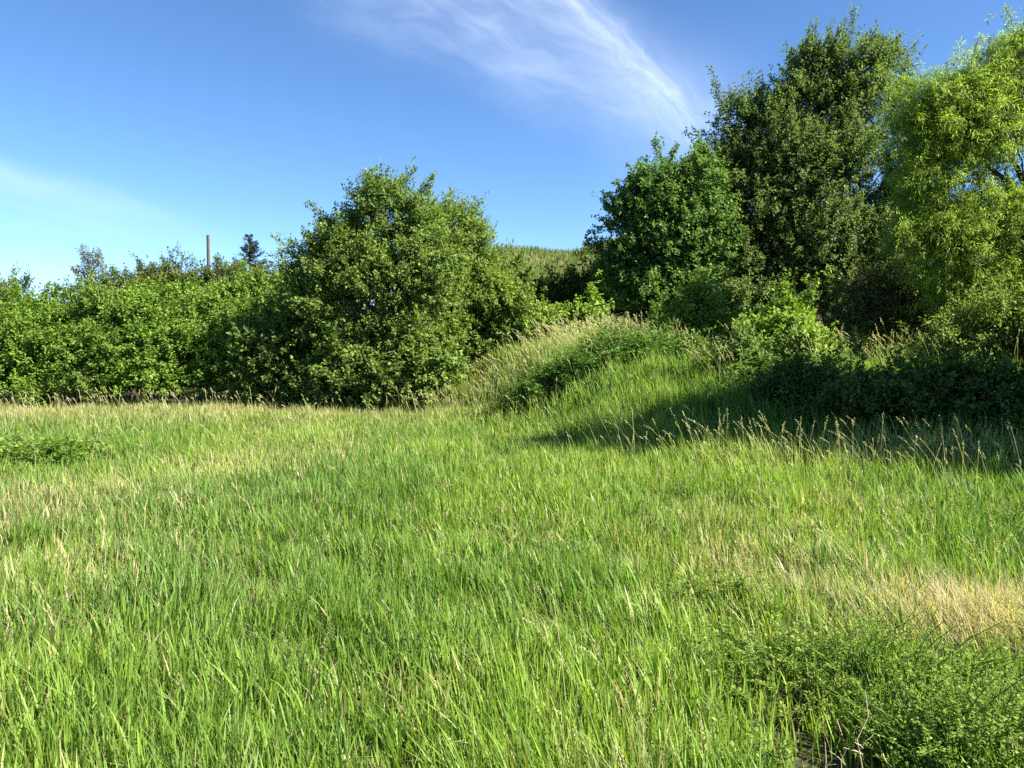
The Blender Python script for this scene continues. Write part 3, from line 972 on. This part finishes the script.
# ------------------------------------------------------------------ herbs
def herb(name, label, cat, x0, y0, rx, ry, hgt, nstem, nleaf, leaf, pal, seed, group=None, lean=(0, 0), bare=.15, templ=KITE, dome=.55):
    """a clump of leafy stems rising from the ground at (x0, y0)"""
    r = np.random.default_rng(seed)
    z0 = float(terrain(x0, y0))
    root = thing(name, label, cat, (x0, y0, z0), group)
    a = r.uniform(0, 6.283, nstem); q = r.random(nstem) ** .62 * np.where(r.random(nstem) < .10, 1.2, 1.0)
    bx, by = np.cos(a) * q * rx, np.sin(a) * q * ry
    bz = terrain(bx + x0, by + y0) - z0 - .02
    h = hgt * r.uniform(.4, 1.25, nstem) * (1 - dome * np.minimum(q, 1.2) ** 2)
    out = np.stack([np.cos(a) * q, np.sin(a) * q, 0 * a], -1) * .5 + r.normal(0, .36, (nstem, 3)) * np.array([1, 1, 0]) + np.array([lean[0], lean[1], 0])
    b = np.stack([bx, by, bz], -1)
    tt = np.linspace(0, 1, 5)
    P = b[:, None] + np.array([0, 0, 1.]) * (h[:, None] * (tt - .12 * tt ** 2))[:, :, None] + out[:, None] * (h[:, None] * tt ** 1.7)[:, :, None]
    parts = [tube(P[i], np.linspace(.0035, .0012, 5) * (1 + y0 * .08), 3) for i in range(nstem)]
    v, f = join(parts)
    A, B, Y_ = (np.array(c) for c in pal)
    mesh_obj('stem', v, f, M_LEAF, root, np.tile(A * 1.1, (len(f), 1)))
    t_ = bare + (1 - bare) * r.random((nstem, nleaf)) ** .8
    k = np.clip(t_ * 4, 0, 3.999); i0 = k.astype(int); fr = (k - i0)[:, :, None]
    idx = np.arange(nstem)[:, None]
    pos = P[idx, i0] * (1 - fr) + P[idx, i0 + 1] * fr
    ang = r.uniform(0, 6.283, (nstem, nleaf))
    sd = np.stack([np.cos(ang), np.sin(ang), r.uniform(-.1, .6, ang.shape)], -1)
    pos = pos + sd * (leaf[0] * .6 * r.random(ang.shape))[:, :, None]
    ax = unit(sd + np.array([0, 0, .1]))
    nor = unit(np.array([0, 0, 1.]) + r.normal(0, .45, (nstem, nleaf, 3)))
    s = leaf[0] * r.uniform(.55, 1.25, ang.shape)
    v, f = leaves(pos.reshape(-1, 3), ax.reshape(-1, 3), nor.reshape(-1, 3), s.ravel(), (s * leaf[1]).ravel(), templ)
    kk = np.clip(.5 + r.normal(0, .3, (nstem, 1, 1)), 0, 1)
    col = np.repeat(A * (1 - kk) + B * kk, nleaf, axis=1)
    yk = (np.clip(t_ - .75, 0, 1) * 2.2 * r.random((nstem, 1)))[:, :, None]
    col = (col * (1 - yk) + Y_ * yk) * (1 + r.normal(0, .18, t_.shape))[:, :, None]
    mesh_obj('foliage', v, f, M_LEAF, root, np.clip(col, .004, .6).reshape(-1, 3))
    return root


P_HERB = ((.120, .200, .032), (.170, .265, .042), (.24, .31, .08))
P_HERBY = ((.13, .20, .036), (.18, .26, .045), (.27, .31, .08))
P_NETTLE = ((.060, .125, .028), (.095, .175, .036), (.15, .22, .05))
P_BRAMBLE = ((.090, .165, .030), (.135, .22, .036), (.23, .28, .05))
HERBS = 'small leaved bushy herbs in the right foreground'
for i, (px, Y, rx, ry, h, ns, txt, pal) in enumerate([
    (965, 2.95, .26, .22, .46, 210, 'bushy small leaved herb overhanging the dark bare hollow', P_HERB),
    (1035, 2.9, .26, .24, .40, 180, 'bushy herb in the bottom right corner with yellowing leaves', P_HERBY),
    (885, 3.6, .40, .26, .46, 230, 'bushy herb behind the hollow, left of the straw patch', P_HERB),
    (960, 3.55, .28, .18, .32, 160, 'bushy herb directly below the straw coloured grass patch', P_HERBY),
    (790, 3.6, .36, .30, .34, 150, 'low herb between grass and hollow, left of the bushy herbs', P_HERBY),
    (752, 2.75, .14, .14, .30, 50, 'pale weed at the bottom edge, left of the dark hollow', P_HERBY),
    (1085, 3.6, .30, .26, .40, 150, 'bushy herb at the right edge below the dry grass', P_HERBY),
    (735, 4.6, .50, .36, .30, 160, 'darker herb clump amid the grass in the middle right of the meadow', P_HERBY),
    (1000, 6.6, .55, .4, .42, 170, 'leafy herb clump near the right edge, beyond the straw patch', P_HERBY),
]):
    x0 = (px - 512) / FPX * Y
    herb('leafy_herb', txt, 'herb', x0, Y, rx, ry, h, ns, 46, (.0145 * (1 + .06 * Y) * (.9, 1.15, .85, 1.0, 1.1, 1.6, 1.1, 1.1, 1.0)[i], .58), pal, 200 + i, HERBS)
NET = 'dark herb clumps on the face of the mound'
for i, (px, Y, rx, ry, h, ns, txt) in enumerate([
    (640, 16.0, 1.0, .55, .85, 230, 'broad dark nettle patch in the middle of the mound face'),
    (590, 15.8, .6, .45, .75, 120, 'dark nettle patch left of the broad patch on the mound'),
    (535, 16.0, .55, .4, .75, 110, 'small dark nettle patch at the left foot of the mound'),
    (665, 16.9, .8, .45, .8, 150, 'nettle patch near the crest of the mound, below the sapling'),
    (612, 17.0, .6, .4, .75, 110, 'nettle patch near the crest of the mound, left of the sapling'),
    (705, 15.6, .8, .5, .8, 150, 'nettle patch on the right shoulder of the mound'),
    (775, 13.4, .8, .6, .75, 130, 'nettle patch in the upper edge of the shaded bank'),
    (850, 12.0, .9, .6, .75, 140, 'nettle patch in the middle of the shaded bank'),
    (930, 11.2, .8, .6, .75, 130, 'nettle patch in the shaded bank below the willow shrub'),
    (1010, 10.4, .8, .5, .75, 120, 'nettle patch at the right end of the shaded bank'),
]):
    x0 = (px - 512) / FPX * Y
    herb('nettle_clump', txt, 'nettle', x0, Y, rx, ry, h, ns, 34, (.085, .55), P_NETTLE, 230 + i, NET)
BR = 'low bramble clumps in the left of the meadow'
for i, (px, Y, rx, ry, h, ns, txt) in enumerate([
    (8, 10.6, .5, .45, .44, 70, 'low bramble clump at the left edge of the meadow'),
    (45, 10.4, .42, .4, .42, 60, 'low bramble clump carrying the red blossom'),
    (78, 10.8, .3, .3, .36, 32, 'smallest bramble clump, furthest from the left edge'),
]):
    x0 = (px - 512) / FPX * Y
    herb('bramble_clump', txt, 'bramble', x0, Y, rx, ry, h, ns, 30, (.07, .7), P_BRAMBLE, 260 + i, BR, dome=.3)


def red_flower():
    p = at(27, 442, 9.95)
    root = thing('red_poppy', 'single small red poppy beside the left brambles', 'flower', (p[0], p[1], float(terrain(p[0], p[1]))))
    h = p[2] - root.location.z
    v, f = tube([(0.03, 0, 0), (.01, 0, h * .6), (0, 0, h)], [.004, .003, .003], 4)
    mesh_obj('stem', v, f, M_LEAF, root, np.tile([.08, .14, .03], (len(f), 1)))
    pos, ax, nor = [], [], []
    for k in range(5):
        a = k * 6.283 / 5
        pos.append((0, 0, h)); ax.append((math.cos(a), math.sin(a), .5)); nor.append((-math.cos(a) * .5, -math.sin(a) * .5, 1))
    v, f = leaves(np.array(pos), np.array(ax), np.array(nor), np.full(5, .03), np.full(5, .035))
    mesh_obj('petals', v, f, M_LEAF, root, np.tile([.45, .05, .03], (len(f), 1)))


red_flower()


def dead_stalks():
    r = np.random.default_rng(8)
    for i, (px, py0, py1, Y, txt) in enumerate([
        (860, 775, 690, 2.72, 'tallest dead grey stalk rising from the dark bare hollow'),
        (843, 770, 748, 2.75, 'short forked dead twig beside the tallest dead stalk'),
        (821, 775, 742, 2.70, 'dead straw stalk at the left rim of the dark hollow'),
    ]):
        b = at(px, py0, Y); t_ = at(px + 3, py1, Y)
        z0 = float(terrain(b[0], Y))
        root = thing('dead_stalk', txt, 'dead stalk', (b[0], Y, z0), 'dead stalks in the bare hollow')
        H = max(t_[2] - z0, .12)
        parts = [tube(bent((0, 0, 0), (.012, 0, H), r, 6, 0), np.linspace(.0036, .0016, 6), 6)]
        for k in range(3):
            zz = H * r.uniform(.45, .9)
            e = np.array([r.choice([-1, 1]) * r.uniform(.03, .07), r.uniform(-.03, .03), zz + r.uniform(.02, .05)])
            parts.append(tube(bent((.008, 0, zz), e, r, 4, .05), np.linspace(.0022, .001, 4), 5))
        v, f = join(parts)
        mesh_obj('stem', v, f, M_STRAW, root, None, True)


dead_stalks()
